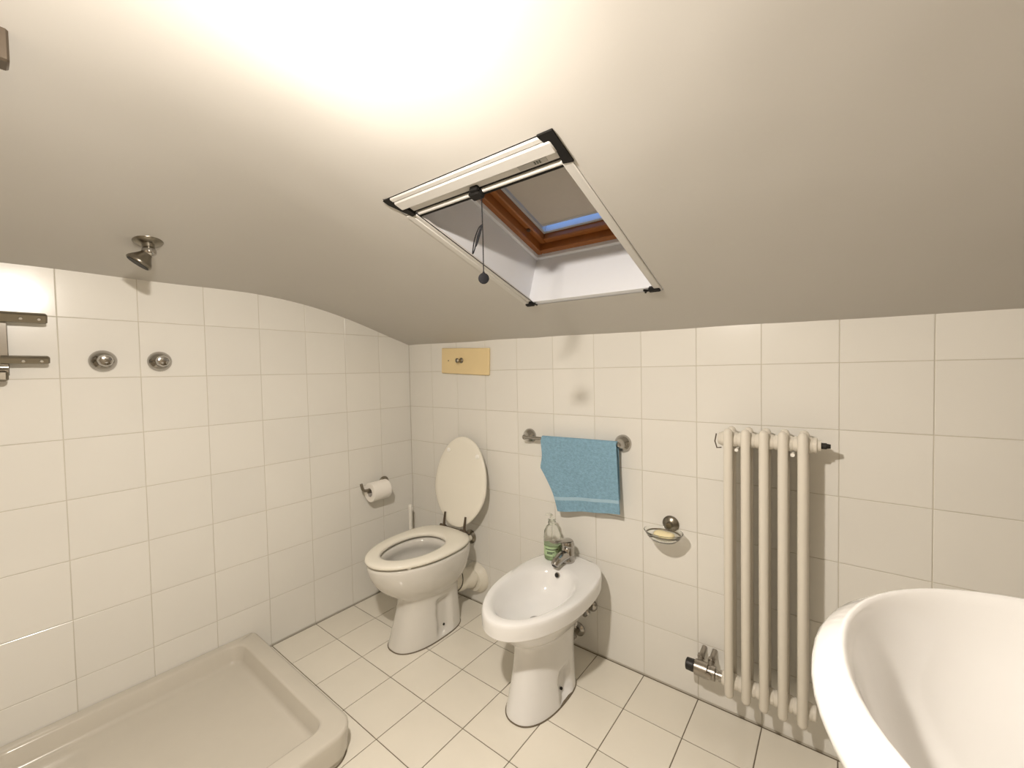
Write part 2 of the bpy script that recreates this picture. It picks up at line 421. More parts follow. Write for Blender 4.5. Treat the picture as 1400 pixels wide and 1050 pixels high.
# ------------------------------------------------------------------ toilet
TX = .475
toilet = thing('toilet', (TX, -.34, 0), 'white floor-standing toilet with raised beige seat lid in the tiled corner', 'toilet')
rows = [  # z, hw, yf, yb, front exponent, back exponent
    (.000, .107, -.508, -.150, 2.4, 3.0), (.012, .106, -.506, -.150, 2.4, 3.0), (.06, .101, -.490, -.152, 2.4, 3.0),
    (.12, .096, -.470, -.155, 2.4, 3.0), (.17, .094, -.456, -.155, 2.4, 2.9), (.205, .100, -.462, -.150, 2.3, 2.8),
    (.235, .122, -.498, -.138, 2.2, 2.7), (.27, .146, -.540, -.122, 2.1, 2.6), (.31, .164, -.572, -.110, 2.05, 2.5),
    (.35, .174, -.592, -.102, 2.0, 2.5), (.380, .177, -.598, -.100, 2.0, 2.5), (.392, .174, -.594, -.103, 2.0, 2.5)]
rings = []
for z, hw, yf, yb, nf, nb in spline(rows, 5):
    ring = egg(TX, hw, yf, yb, z, nf, nb, 96)
    for q in ring:                                     # recess for the floor screw on either side
        sy = abs(q.y+.290)/.046; sz = max(0, (z-.135)/.05, (.035-z)/.03)
        if sy < 1 and sz < 1 and abs(q.x-TX) > .05:
            d = .026*min(1, (1-sy*sy)*1.6)*min(1, (1-sz)*1.6)
            q.x -= math.copysign(d, q.x-TX)
    rings.append(ring)
for z, hw, yf, yb in [(.395, .160, -.578, -.125), (.393, .128, -.545, -.215), (.385, .120, -.535, -.225), (.36, .118, -.53, -.225), (.345, .128, -.545, -.215), (.32, .130, -.54, -.205), (.27, .110, -.50, -.21), (.22, .075, -.44, -.22), (.18, .05, -.38, -.23), (.165, .02, -.33, -.27)]:
    rings.append(egg(TX, hw, yf, yb, z, 2, 2.2, 96))
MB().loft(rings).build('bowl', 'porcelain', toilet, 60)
MB().loft([egg(TX, .068, -.425, -.223, .212, 2, 2.2, 48), egg(TX, .001, -.33, -.329, .2122, 2, 2, 48)]).build('water', 'water', toilet)
# seat ring
prof = [(.403, 0, -.004), (.4045, .004, 0), (.410, .006, .001), (.417, .004, 0), (.4205, -.004, -.006)]
outer = lambda z, d: egg(TX, .178+d, -.602-d, -.118+d, z, 2.0, 2.8, 96)
inner = lambda z, d: egg(TX, .112+d, -.538-d, -.228+d, z, 2.0, 2.3, 96)
sr = [outer(.402, -.004), outer(.405, .002), outer(.411, .004), outer(.417, .002), outer(.421, -.005), outer(.4235, -.016),
      inner(.4235, .018), inner(.421, .006), inner(.417, .001), inner(.410, 0), inner(.404, .003), inner(.402, .010)]
seat = MB().loft(sr, closed=True).build('seat', 'seat_plastic', toilet, 50)
for sx in (-.12, .12): MB().lathe((TX+sx, -.50 if sx > 0 else -.47, .3935), (0, 0, 1), [(0, .010), (.009, .010)], 12).build('seat_buffer', 'bumper_white', seat)
# lid, standing up and leaning back against the wall
tilt = math.radians(9.5); LB = Vector((TX+.004, -.118, .428)); UP = Vector((0, math.sin(tilt), math.cos(tilt))); OUT = Vector((0, -math.cos(tilt), math.sin(tilt)))
def lid_ring(d, t):
    pts = []
    for k in range(80):
        a = 2*math.pi*k/80; c, s_ = math.cos(a), math.sin(a)
        if s_ >= 0: x = .178*c; y = .20+.25*s_
        else:
            x = .178*math.copysign(abs(c)**(.72), c); y = .20+.20*math.copysign(abs(s_)**.9, s_)
            fr = (y/.20); x *= (.62+.38*math.sin(min(1, max(0, fr))*math.pi/2)) if y < .2 else 1
        l = math.hypot(x, y-.22); kx = (l-d)/l
        pts.append(LB + Vector((1, 0, 0))*(x*kx) + UP*(.22+(y-.22)*kx) + OUT*t)
    return pts
lid = MB().loft([lid_ring(.006, -.008), lid_ring(.001, -.006), lid_ring(0, 0), lid_ring(.001, .004), lid_ring(.006, .007), lid_ring(.03, .0075)]).build('lid', 'seat_plastic', toilet, 50)
for bx, bz in ((-.092, .375), (.112, .360)):
    MB().lathe(LB+Vector((bx, 0, 0))+UP*bz+OUT*.006, OUT, [(0, .011), (.006, .011), (.009, .007)], 14).build('lid_buffer', 'bumper_white', lid)
for hx in (-.072, .072):
    h = MB(); b = LB+Vector((hx, 0, 0))
    h.tube([b+OUT*.011+UP*-.012, b+OUT*.013+UP*.02, b+OUT*.012+UP*.062], [.0075, .0065, .005], 10)
    h.tube([b+Vector((-.026, -.012, -.006)), b+Vector((.012, -.012, -.006))], .0075, 12)
    h.lathe(b+Vector((0, -.006, -.026)), (0, 0, 1), [(0, .013), (.006, .013), (.014, .008)], 16)
    h.build('hinge', 'hinge_bronze', toilet)
MB().tube([LB+Vector((-.09, -.010, -.008)), LB+Vector((.10, -.010, -.008))], .005, 10).build('hinge_rod', 'hinge_bronze', toilet)
# flush pipe from the wall and drain bend
fl = MB().tube([(TX, -.001, .338), (TX, -.06, .338), (TX, -.13, .338)], .018, 16).build('flush_pipe', 'pipe_cream', toilet)
MB().lathe((TX-.005, -.0012, .338), (0, -1, 0), [(0, .036), (.004, .036), (.012, .026), (.016, .020), (.03, .020)], 28).build('flush_rosette', 'steel_dull', fl)
dp = MB().lathe((TX+.01, -.185, .185), (.10, 1, -.28), [(0, .052), (.05, .052), (.052, .058), (.085, .058), (.087, .052), (.15, .052)], 28).build('drain_pipe', 'pipe_cream', toilet)
MB().lathe((TX+.035, -.0012, .135), (0, -1, 0), [(0, .078), (.006, .078), (.020, .070), (.030, .060), (.040, .057)], 32).build('wall_flange', 'pipe_cream', dp)
MB().lathe((TX+.0148, -.137, .1715), (.10, 1, -.28), [(0, .0555), (.006, .0565), (.010, .0555)], 28).build('pipe_seal', 'rubber_black', dp)
for sx in (-1, 1):
    MB().lathe((TX+sx*.0735, -.280, .036), (sx*1, 0, .25), [(0, .004), (.004, .006), (.008, .004)], 10).build('floor_screw', 'hole_dark', toilet)
MB().loft([egg(TX, .110, -.511, -.148, .0004, 2.4, 3, 72), egg(TX, .1085, -.5095, -.149, .004, 2.4, 3, 72)]).build('floor_seal', 'floor_grout', toilet)

# ------------------------------------------------------------------ bidet
BX = 1.123
bidet = thing('bidet', (BX, -.32, 0), 'glossy white oval floor-standing bidet below the towel rail', 'bidet')
rows = [
    (.000, .093, -.487, -.160, 2.3, 3.0), (.012, .092, -.485, -.160, 2.3, 3.0), (.06, .087, -.470, -.160, 2.3, 3.0),
    (.13, .081, -.452, -.158, 2.3, 3.0), (.20, .078, -.440, -.150, 2.3, 3.0), (.245, .084, -.448, -.135, 2.2, 3.0),
    (.275, .112, -.488, -.100, 2.1, 3.0), (.305, .132, -.520, -.068, 2.05, 3.0), (.336, .150, -.556, -.048, 2.0, 3.0),
    (.347, .1655, -.583, -.034, 2.0, 3.0), (.358, .168, -.586, -.031, 2.0, 3.0), (.388, .1685, -.586, -.031, 2.0, 3.0), (.399, .1655, -.582, -.034, 2.0, 3.0)]
rings = []
for z, hw, yf, yb, nf, nb in spline(rows, 5):
    ring = egg(BX, hw, yf, yb, z, nf, nb, 96)
    for q in ring:
        sy = abs(q.y+.290)/.040; sz = max(0, (z-.07)/.05, (.03-z)/.03)
        if sy < 1 and sz < 1 and abs(q.x-BX) > .04:
            d = .026*min(1, (1-sy*sy)*1.6)*min(1, (1-sz)*1.6)
            q.x -= math.copysign(d, q.x-BX)
        if z > .26: q.z += .014*max(0, (q.y+.25)/.22)*min(1, (z-.26)/.1) - 0     # deck rises a little to the tap
    rings.append(ring)
for z, hw, yf, yb in [(.4025, .158, -.573, -.042), (.402, .136, -.553, -.140), (.397, .127, -.542, -.157), (.385, .119, -.528, -.170), (.35, .104, -.500, -.185), (.315, .088, -.465, -.21), (.295, .065, -.42, -.25), (.288, .03, -.37, -.31), (.285, .012, -.35, -.33)]:
    ring = egg(BX-.006, hw, yf, yb, z, 2, 2.3, 96)
    for q in ring: q.z += .014*max(0, (q.y+.25)/.22)*max(0, min(1, (z-.26)/.1))
    rings.append(ring)
MB().loft(rings).build('bowl', 'porcelain_white', bidet, 60)
ov = MB().lathe((BX-.012, -.175, .386), (0, -1, .30), [(-.002, .011), (.003, .011), (.004, .0085), (.0015, .006)], 18, cap1=True).build('overflow_ring', 'chrome', bidet)
MB().lathe((BX-.012, -.1785, .387), (0, -1, .30), [(0, .0072), (.0025, .0072)], 14).build('overflow_hole', 'hole_dark', ov)
MB().lathe((BX-.006, -.34, .2855), (0, 0, 1), [(0, .022), (.004, .022), (.006, .016)], 20).build('drain_plug', 'chrome', bidet)
for sx in (-1, 1):
    MB().lathe((BX+sx*.064, -.288, .030), (sx, 0, .3), [(0, .004), (.004, .006), (.008, .004)], 10).build('floor_screw', 'hole_dark', bidet)
MB().loft([egg(BX, .096, -.490, -.158, .0004, 2.3, 3, 72), egg(BX, .0945, -.4885, -.159, .004, 2.3, 3, 72)]).build('floor_seal', 'floor_grout', bidet)

DZ = .4105                                             # top of the bidet's rear deck
tx, ty = 1.108, -.092
tap = thing('bidet_tap', (tx, ty, DZ), 'chrome single-lever mixer tap on the bidet deck', 'tap')
m = MB().lathe((tx, ty, DZ), (0, .06, 1), [(0, .030), (.004, .0315), (.010, .030), (.03, .029), (.056, .028), (.064, .022)], 28)
m.build('body', 'chrome', tap)
sp = spline([list(q) for q in [(tx, ty-.012, DZ+.030), (tx, ty-.045, DZ+.034), (tx, ty-.072, DZ+.030), (tx-.001, ty-.086, DZ+.024)]], 5)
m = MB().tube([Vector(q) for q in sp], [.023-.006*i/(len(sp)-1) for i in range(len(sp))], 16).build('spout', 'chrome', tap)
a = MB().lathe((tx-.001, ty-.078, DZ+.032), (-.05, -.75, -.65), [(0, .0165), (.012, .0170), (.022, .0155), (.024, .012)], 18).build('aerator', 'chrome', m)
MB().lathe((tx-.0023, ty-.0962, DZ+.0162), (-.05, -.75, -.65), [(0, .0105), (.0015, .0105)], 14).build('aerator_screen', 'hole_dark', a)
lv = MB().lathe((tx, ty+.003, DZ+.063), (0, .06, 1), [(0, .027), (.010, .029), (.020, .025), (.026, .012)], 24)
pts = []
for i in range(9):
    t = i/8; y = ty+.016-.125*t; z = DZ+.083+.034*t; wv = .022-.007*t; hh = .010-.005*t
    pts.append([Vector((tx+wv*math.cos(2*math.pi*k/14), y, z+hh*math.sin(2*math.pi*k/14))) for k in range(14)])
lv.loft(pts); lv.build('lever', 'chrome', tap)

# two supply valves on the wall beside the bidet foot
def valve(px, pz, label, r):
    v = thing('supply_valve', (px, 0, pz), label, 'valve', None)
    MB().lathe((px, -.0008, pz), (0, -1, 0), [(0, r), (.004, r), (.012, r*.75), (.016, r*.5)], 24).build('rosette', 'chrome', v)
    m = MB().lathe((px, -.014, pz), (0, -1, 0), [(0, .011), (.03, .011), (.032, .014), (.05, .014), (.054, .010)], 16)
    m.build('valve_body', 'steel_dull', v)
    k = MB(); n = 24
    rings = []
    for t, rr in ((.050, .012), (.052, .019), (.066, .020), (.070, .014)):
        rings.append([Vector((px+(rr*(1+.12*math.cos(4*2*math.pi*i/n)))*math.cos(2*math.pi*i/n), -t, pz+(rr*(1+.12*math.cos(4*2*math.pi*i/n)))*math.sin(2*math.pi*i/n))) for i in range(n)])
    k.loft(rings); k.build('valve_knob', 'chrome', v)
    MB().tube([(px-.005, -.035, pz+.008), (px-.012, -.045, pz+.03), (px-.016, -.06, pz+.055)], .006, 10).build('supply_hose', 'steel_dull', v)
valve(1.170, .205, 'upper chrome supply valve on the wall behind the bidet', .027)
valve(1.105, .078, 'lower chrome supply valve on the wall behind the bidet foot', .030)

# ------------------------------------------------------------------ soap bottle on the bidet
bx, by = 1.040, -.098; bz = DZ-.002
bot_ = thing('soap_bottle', (bx, by, bz), 'clear liquid soap bottle holding green soap beside the bidet tap', 'bottle')
prof = [(0, .030), (.004, .034), (.02, .0355), (.09, .0355), (.118, .033), (.136, .024), (.146, .014), (.158, .013)]
body = MB().lathe((bx, by, bz), (0, 0, 1), prof, 32, sx=1.0).build('body', 'clear_plastic', bot_, 60)
MB().lathe((bx, by, bz+.003), (0, 0, 1), [(0, .029), (.003, .0325), (.018, .0338), (.060, .0338)], 32).build('liquid', 'liquid_green', bot_, 60)
lab = MB(); L_ = []
for i in range(13):
    a = math.radians(-135 + 13*i); L_.append((math.cos(a)*.0360, math.sin(a)*.0360))
V = [(bx+x, by+y, bz+z) for z in (.022, .060) for x, y in L_]
lab.add(V, [(i, i+1, 14+i, 13+i) for i in range(12)]); lb = lab.build('label', 'label_green', bot_, 60)
for zz, i0, i1 in ((.048, 2, 9), (.036, 3, 7), (.031, 3, 6)):
    q = MB(); V = [(bx+math.cos(math.radians(-135+13*i*1.0))*.0363, by+math.sin(math.radians(-135+13*i))*.0363, bz+z) for z in (zz, zz+.0035) for i in range(i0, i1+1)]
    n = i1-i0+1; q.add(V, [(i, i+1, n+i+1, n+i) for i in range(n-1)]); q.build('print_line', 'label_print', lb, 60)
MB().lathe((bx, by, bz+.150), (0, 0, 1), [(0, .0165), (.016, .0165), (.018, .010), (.028, .006), (.036, .006)], 20).build('pump_collar', 'clear_plastic', bot_)
MB().tube([(bx, by, bz+.182), (bx-.006, by-.006, bz+.188), (bx-.020, by-.014, bz+.186)], .0055, 10).build('pump_nozzle', 'clear_plastic', bot_)
MB().tube([(bx, by, bz+.01), (bx, by, bz+.15)], .0025, 8).build('dip_tube', 'clear_plastic', bot_)

# ------------------------------------------------------------------ toilet brush
qx, qy = .105, -.105
br = thing('toilet_brush', (qx, qy, 0), 'white toilet brush with slim upright handle in the corner behind the toilet', 'toilet brush')
MB().lathe((qx, qy, .0005), (0, 0, 1), [(0, .05), (.004, .052), (.06, .046), (.11, .050), (.112, .046), (.08, .04)], 24).build('holder', 'plastic_white', br)
MB().lathe((qx, qy, .07), (0, 0, 1), [(0, .009), (.20, .008), (.30, .0085), (.37, .0105), (.395, .0105), (.40, .007)], 14).build('handle', 'plastic_white', br)

# ------------------------------------------------------------------ toilet paper
ry, rz = -.200, .603
hol = thing('paper_holder', (0, ry, rz), 'chrome toilet paper holder arm on the wall left of the toilet', 'paper holder')
MB().lathe((.0008, ry, rz), (1, 0, 0), [(0, .031), (.004, .031), (.012, .024), (.018, .012)], 28).build('rosette', 'steel_dull', hol)
pp = [(.012, ry, rz), (.045, ry, rz), (.062, ry-.012, rz-.002), (.066, ry-.030, rz-.004), (.066, ry-.10, rz-.004), (.066, ry-.150, rz-.004), (.066, ry-.168, rz+.004), (.066, ry-.176, rz+.026), (.066, ry-.178, rz+.036)]
MB().tube([Vector(q) for q in spline([list(q) for q in pp], 4)], .0075, 12).build('arm', 'steel_dull', hol)
rc = Vector((.066, 0, rz-.019)); y0, y1 = ry-.132, ry-.028
roll = thing('toilet_paper_roll', (.066, (y0+y1)/2, rz-.019), 'white toilet paper roll hanging on the chrome holder', 'toilet paper')
def annulus(r0, r1, y0, y1, n=32):
    m = MB(); rr = []
    for y, r in ((y0, r0), (y0, r1-.002), (y0+.002, r1), (y1-.002, r1), (y1, r1-.002), (y1, r0)):
        rr.append([Vector((rc.x+r*math.cos(2*math.pi*k/n), y, rc.z+r*math.sin(2*math.pi*k/n))) for k in range(n)])
    return m.loft(rr, closed=True)
annulus(.0235, .050, y0, y1).build('paper', 'paper', roll)
annulus(.0215, .0233, y0+.001, y1-.001).build('cardboard_core', 'blind_fabric', roll)

# ------------------------------------------------------------------ towel rail and towel
RY, RZ0, RZ1 = -.047, .902, .909; RX0, RX1 = .866, 1.320
rail = thing('towel_rail', ((RX0+RX1)/2, 0, RZ0), 'chrome towel rail with round end rosettes above the bidet', 'towel rail')
for x, z in ((RX0, RZ0), (RX1, RZ1)):
    m = MB().lathe((x, -.0008, z), (0, -1, 0), [(0, .034), (.006, .034), (.014, .030), (.022, .022), (.030, .016), (.043, .0125)], 28)
    m.sphere((x, RY+.003, z), .0125, 16, 10).build('rosette', 'chrome', rail)
MB().tube([(RX0, RY, RZ0), (RX1, RY, RZ1)], .0075, 14).build('bar', 'chrome', rail)

def towel_pt(u, s):
    """u 0..1 across; s along the cloth: negative = behind the bar, 0 = over the bar, positive = front drop"""
    x0, x1 = .967, 1.315
    zb = RZ0 + (RZ1-RZ0)*(x0+(x1-x0)*u-RX0)/(RX1-RX0); r = .0115
    if abs(s) <= 1:                                    # over the bar
        a = s*math.pi/2; y = RY - r*math.sin(a); z = zb + r*math.cos(a); d = 0
    elif s > 1:
        d = s-1; L = .305-.036*u; z = zb - d*L; y = RY - r - .006*d*math.sin(u*7+1.2) - .004*d*math.sin(u*13) + .008*d
    else:
        d = -s-1; L = .225-.005*u; z = zb - d*L; y = RY + r + .004*d + .004*d*math.sin(u*9)
    x = x0+(x1-x0)*u
    if s > 1:
        d = s-1
        dl = 0.
        if d > .42: dl = .080*((d-.42)/.58)**.8
        dl += .012*math.exp(-((d-.50)/.10)**2)*0 - .006*math.exp(-((d-.40)/.12)**2)
        x += dl*(1-u)**1.0 + .012*d*u + .003*math.sin(z*40)*(1-u)
    elif s < -1: x += .110*(-s-1)**.9*(1-u)
    return Vector((x, y, z))
def towel_sheet(s0, s1, ns, nu, off, name, m, parent):
    V = []; Fs = []
    for j in range(ns+1):
        s = s0+(s1-s0)*j/ns
        for i in range(nu+1): V.append(towel_pt(i/nu, s))
    n = (ns+1)*(nu+1); V2 = []
    for j in range(ns+1):
        for i in range(nu+1):
            a = V[j*(nu+1)+max(i-1, 0)]; b = V[j*(nu+1)+min(i+1, nu)]; c = V[max(j-1, 0)*(nu+1)+i]; d = V[min(j+1, ns)*(nu+1)+i]
            nn = (b-a).cross(d-c).normalized(); V2.append((V[j*(nu+1)+i]+nn*off[0], V[j*(nu+1)+i]+nn*off[1]))
    VV = [q[0] for q in V2]+[q[1] for q in V2]
    for j in range(ns):
        for i in range(nu):
            a = j*(nu+1)+i; Fs += [(a, a+1, a+nu+2, a+nu+1), (n+a, n+a+nu+1, n+a+nu+2, n+a+1)]
    for i in range(nu):
        a = i; b = ns*(nu+1)+i; Fs += [(a, n+a, n+a+1, a+1), (b, b+1, n+b+1, n+b)]
    for j in range(ns):
        a = j*(nu+1); b = a+nu; Fs += [(a, a+nu+1, n+a+nu+1, n+a), (b, n+b, n+b+nu+1, b+nu+1)]
    return MB().add(VV, Fs).build(name, m, parent, 50)
towel = thing('hand_towel', (1.15, RY, RZ0), 'small light blue terry towel hanging over the chrome rail', 'towel')
tw = towel_sheet(-2, 2, 90, 40, (-.0022, .0022), 'cloth', 'towel', towel)
towel_sheet(1.80, 1.845, 3, 40, (-.0031, .0031), 'woven_stripe', 'towel_stripe', towel)

# ------------------------------------------------------------------ soap dish
sx_, sz_ = 1.503, .612
hold = thing('soap_dish', (sx_, 0, sz_), 'clear glass oval soap dish on a chrome wall bracket', 'soap dish')
MB().lathe((sx_, -.0008, sz_+.012), (0, -1, 0), [(0, .030), (.005, .030), (.012, .024), (.016, .012), (.030, .010)], 28).build('bracket', 'steel_dull', hold)
dc = Vector((1.500, -.080, .604))
def oval(rx, ry_, z, n=48): return [dc+Vector((rx*math.cos(2*math.pi*k/n), ry_*math.sin(2*math.pi*k/n), z)) for k in range(n)]
MB().tube([q for q in oval(.058, .045, .006)]+[oval(.058, .045, .006)[0]], .0028, 8).build('ring', 'steel_dull', hold)
MB().loft([oval(.03, .022, -.018), oval(.045, .034, -.015), oval(.056, .043, -.004), oval(.066, .052, .013), oval(.068, .054, .016), oval(.066, .052, .0165),
           oval(.062, .048, .012), oval(.052, .039, -.003), oval(.042, .031, -.011), oval(.028, .02, -.013)]).build('glass_bowl', 'clear_glass', hold, 50)
so = Vector((1.503, -.080, .6035)); rot = math.radians(-8)
def soap_ring(i, z):
    o_ = []
    for k in range(40):
        a = 2*math.pi*k/40; x = (.036-i)*math.copysign(abs(math.cos(a))**.55, math.cos(a)); y = (.021-i)*math.copysign(abs(math.sin(a))**.55, math.sin(a))
        o_.append(so+Vector((x*math.cos(rot)-y*math.sin(rot), x*math.sin(rot)+y*math.cos(rot), z)))
    return o_
sb = MB().loft([soap_ring(.008, -.008), soap_ring(.002, -.004), soap_ring(0, .003), soap_ring(.002, .010), soap_ring(.009, .0135)]).build('soap_bar', 'soap', base=so, smooth=60)
tag(sb, 'pale yellow bar of soap lying in the glass dish', 'soap')

# ------------------------------------------------------------------ hook plate
pc = Vector((.462, 0, 1.260)); pr_ = math.radians(-2.6)
PL = lambda p: pc + Vector((p.x*math.cos(pr_)-p.z*math.sin(pr_), p.y, p.x*math.sin(pr_)+p.z*math.cos(pr_)))
hp = thing('hook_plate', pc, 'yellowed plastic plate with a small metal hook on the tiled wall', 'hook')
MB().box((-.170, -.014, -.068), (.170, -.0008, .068), .003, PL).build('plate', 'plate_yellow', hp)
a = pc+Vector((-.018, -.014, .004))
MB().lathe(a, (0, -1, 0), [(0, .014), (.004, .014), (.008, .008), (.022, .007), (.024, .011), (.034, .012), (.038, .008)], 18).build('hook', 'steel_dull', hp)
MB().lathe(pc+Vector((-.115, -.0139, .006)), (0, -1, 0), [(0, .004), (.0015, .003)], 10).build('screw', 'hinge_bronze', hp)

# ------------------------------------------------------------------ radiator
rad = thing('radiator', (1.815, -.075, .10), 'cream five-section tubular column radiator on the tiled wall', 'radiator')
RXS = [1.716, 1.765, 1.814, 1.863, 1.912]; yF, yB = -.108, -.048; z0, z1 = .130, 1.008; yM = (yF+yB)/2
for i, x in enumerate(RXS):
    m = MB(); r = .0135
    for y in (yF, yB):
        n_ = 14; m.lathe((x, y, z0), (0, 0, 1), [(.0, .004), (.004, .010), (.013, r), (z1-z0-.013, r), (z1-z0-.004, .010), (z1-z0, .004)], 16)
    for zz in (z0+.040, z1-.038):                      # webs that join the two tubes at the headers
        m.lathe((x, yF, zz), (0, 1, 0), [(0, .012), (yB-yF, .012)], 14, ref=(0, 0, 1), sx=1.9)
    sec = m.build('section', 'radiator_paint', rad)
    for zz in (z0+.040, z1-.038):
        h = MB()
        h.lathe((x-.0245, yM, zz), (1, 0, 0), [(0, .021), (.004, .0235), (.0245, .025), (.045, .0235), (.049, .021)], 20).build('hub', 'radiator_paint', sec)
# bleed screw, plugs, hangers
xe = RXS[-1]+.024
pl = MB().lathe((xe, yM, z1-.038), (1, 0, 0), [(0, .023), (.008, .023), (.010, .017), (.018, .016)], 20).build('end_plug', 'radiator_paint', rad)
MB().lathe((xe+.018, yM, z1-.038), (1, 0, 0), [(0, .009), (.012, .009), (.014, .007), (.022, .006)], 12).build('bleed_screw', 'hole_dark', pl)
MB().lathe((xe, yM, z0+.040), (1, 0, 0), [(0, .022), (.008, .022), (.012, .015)], 20).build('end_plug', 'radiator_paint', rad)
MB().lathe((RXS[0]-.033, yM, z1-.038), (1, 0, 0), [(0, .018), (.009, .022)], 20).build('end_plug', 'radiator_paint', rad)
MB().tube([(RXS[0]-.036, yM-.02, z1-.02), (RXS[0]-.040, yM-.022, z1-.045), (RXS[0]-.034, yM-.022, z1-.066), (RXS[0]-.024, yM-.01, z1-.066)], .002, 8).build('hanger_wire', 'hinge_bronze', rad)
for x in ((RXS[0]+RXS[1])/2, (RXS[3]+RXS[4])/2):
    MB().tube([(x, -.0008, z1-.066), (x, yF-.006, z1-.066)], .0055, 10).build('wall_hook', 'plastic_white', rad)
# valve at the lower left, fed by two pipes from the wall
zv = z0+.040; xv = RXS[0]-.0245
va = MB().lathe((xv, yM, zv), (-1, 0, 0), [(0, .018), (.010, .018), (.012, .014), (.020, .014), (.022, .023), (.036, .023), (.038, .018), (.044, .018), (.046, .025), (.086, .025), (.088, .022)], 20).build('valve', 'radiator_valve_metal', rad)
MB().lathe((xv-.088, yM, zv), (-1, 0, 0), [(0, .019), (.004, .0205), (.026, .0195), (.028, .016)], 18).build('valve_cap', 'rubber_black', va)
for dx in (.040, .074):
    MB().tube([(xv-dx, yM, zv+.004), (xv-dx, yM+.030, zv+.022), (xv-dx, -.0008, zv+.030)], [.011, .009, .009], 12).lathe((xv-dx, yM+.026, zv+.019), (0, .85, .4), [(0, .013), (.012, .013)], 6).build('feed_pipe', 'radiator_valve_metal', va)
MB().lathe((xv-.040, yM-.019, zv), (0, -1, 0), [(0, .012), (.008, .012), (.010, .008)], 6).build('union_nut', 'radiator_valve_metal', va)

# ------------------------------------------------------------------ washbasin
WC = Vector((2.245, -.91)); WA, WB_ = .25, .285
def basin_ring(d, z, n=60, xb=XR-.002):
    """D outline: half ellipse towards -x, straight sides to the wall; d = outward offset"""
    a, b = WA+d, WB_+d; pts = []
    xe_ = xb if d >= -.001 else xb-.10+max(d, -.12)*.5
    m = n//2
    for k in range(m+1):
        t = math.pi/2 + math.pi*k/m; e = 2.15
        c, s_ = math.cos(t), math.sin(t)
        pts.append(Vector((WC.x+a*math.copysign(abs(c)**(2/e), c), WC.y+b*math.copysign(abs(s_)**(2/e), s_), z)))
    ce = .03 if d >= -.001 else .06
    for k in range(0, 9):
        t = k/8*math.pi/2; pts.append(Vector((xe_-ce+ce*math.sin(t), WC.y-b+ce*(1-math.cos(t)), z)))
    for k in range(0, 9):
        t = k/8*math.pi/2; pts.append(Vector((xe_-ce+ce*math.cos(t), WC.y+b-ce+ce*math.sin(t), z)))
    return pts
basin = thing('washbasin', (2.36, -.91, 0), 'large white oval ceramic washbasin close to the radiator', 'washbasin')
def under(sx0, sy, z, n):
    """shrinking rings under the bowl, towards the pedestal"""
    return [Vector((XR-.002-(XR-.002-q.x)*sx0, WC.y+(q.y-WC.y)*sy, z)) for q in basin_ring(.02, z)]
rings = [under(.45, .30, .665, 60), under(.62, .52, .675, 60), under(.80, .75, .705, 60), under(.92, .92, .75, 60), under(.985, .985, .785, 60),
         basin_ring(.026, .805), basin_ring(.030, .818), basin_ring(.029, .826), basin_ring(.024, .833), basin_ring(.012, .842), basin_ring(.003, .849), basin_ring(0, .8512), basin_ring(-.0035, .851), basin_ring(-.007, .847),
         basin_ring(-.012, .835), basin_ring(-.022, .805), basin_ring(-.040, .765), basin_ring(-.065, .735), basin_ring(-.10, .713), basin_ring(-.14, .702), basin_ring(-.19, .697), basin_ring(-.235, .695)]
MB().loft(rings).build('bowl', 'porcelain_white', basin, 70)
MB().loft([egg(2.385, .085, -1.0, -.82, z, 2.4, 2.4, 40) for z in (.0, .02)]+[egg(2.385, .07, -.985, -.835, .12, 2.4, 2.4, 40), egg(2.385, .068, -.983, -.837, .45, 2.4, 2.4, 40), egg(2.385, .085, -1.0, -.82, .68, 2.4, 2.4, 40)]).build('pedestal', 'porcelain_white', basin, 60)
MB().lathe((2.26, -.91, .6955), (0, 0, 1), [(0, .024), (.003, .024), (.005, .018)], 20).build('drain_plug', 'chrome', basin)

# ------------------------------------------------------------------ shower tray
tray = thing('shower_tray', (.40, -1.27, 0), 'beige-white ceramic shower tray set against the tiled wall', 'shower tray')
def rrect(x0, x1, y0, y1, r, z, n=10):
    """r: radii at (x1,y1), (x0,y1), (x0,y0), (x1,y0)"""
    pts = []
    for (cx, cy, sx, sy, a0, rr) in ((x1, y1, -1, -1, 0, r[0]), (x0, y1, 1, -1, 1, r[1]), (x0, y0, 1, 1, 2, r[2]), (x1, y0, -1, 1, 3, r[3])):
        for k in range(n+1):
            a = (a0+k/n)*math.pi/2; pts.append(Vector((cx+sx*rr+rr*math.cos(a), cy+sy*rr+rr*math.sin(a), z)))
    return pts
X0, X1, Y0, Y1 = .0015, .795, -1.668, -.868
def tr(i, z, ro=(.075, .025, .025, .075)): return rrect(X0+min(i, .001), X1-i, Y0+i, Y1-i, tuple(max(q-i, .006) for q in ro), z)
def ti(i, z, r): return rrect(X0+.040+i, X1-.075-i, Y0+.065+i, Y1-.068-i, (r,)*4, z)
rings = [tr(.012, .0005), tr(.012, .018), tr(.006, .022), tr(.004, .060), tr(.001, .088), tr(.002, .095), tr(.006, .0995), tr(.012, .101),
         ti(-.010, .101, .055), ti(-.003, .099, .05), ti(.001, .094, .046), ti(.010, .050, .04), ti(.015, .040, .038), ti(.026, .035, .034), ti(.10, .0335, .03), ti(.30, .030, .02)]
MB().loft(rings).build('basin', 'tray_ceramic', tray, 50)
MB().lathe((.40, -1.52, .0300), (0, 0, 1), [(0, .045), (.004, .045), (.006, .036), (.005, .02)], 28).build('drain', 'chrome', tray)
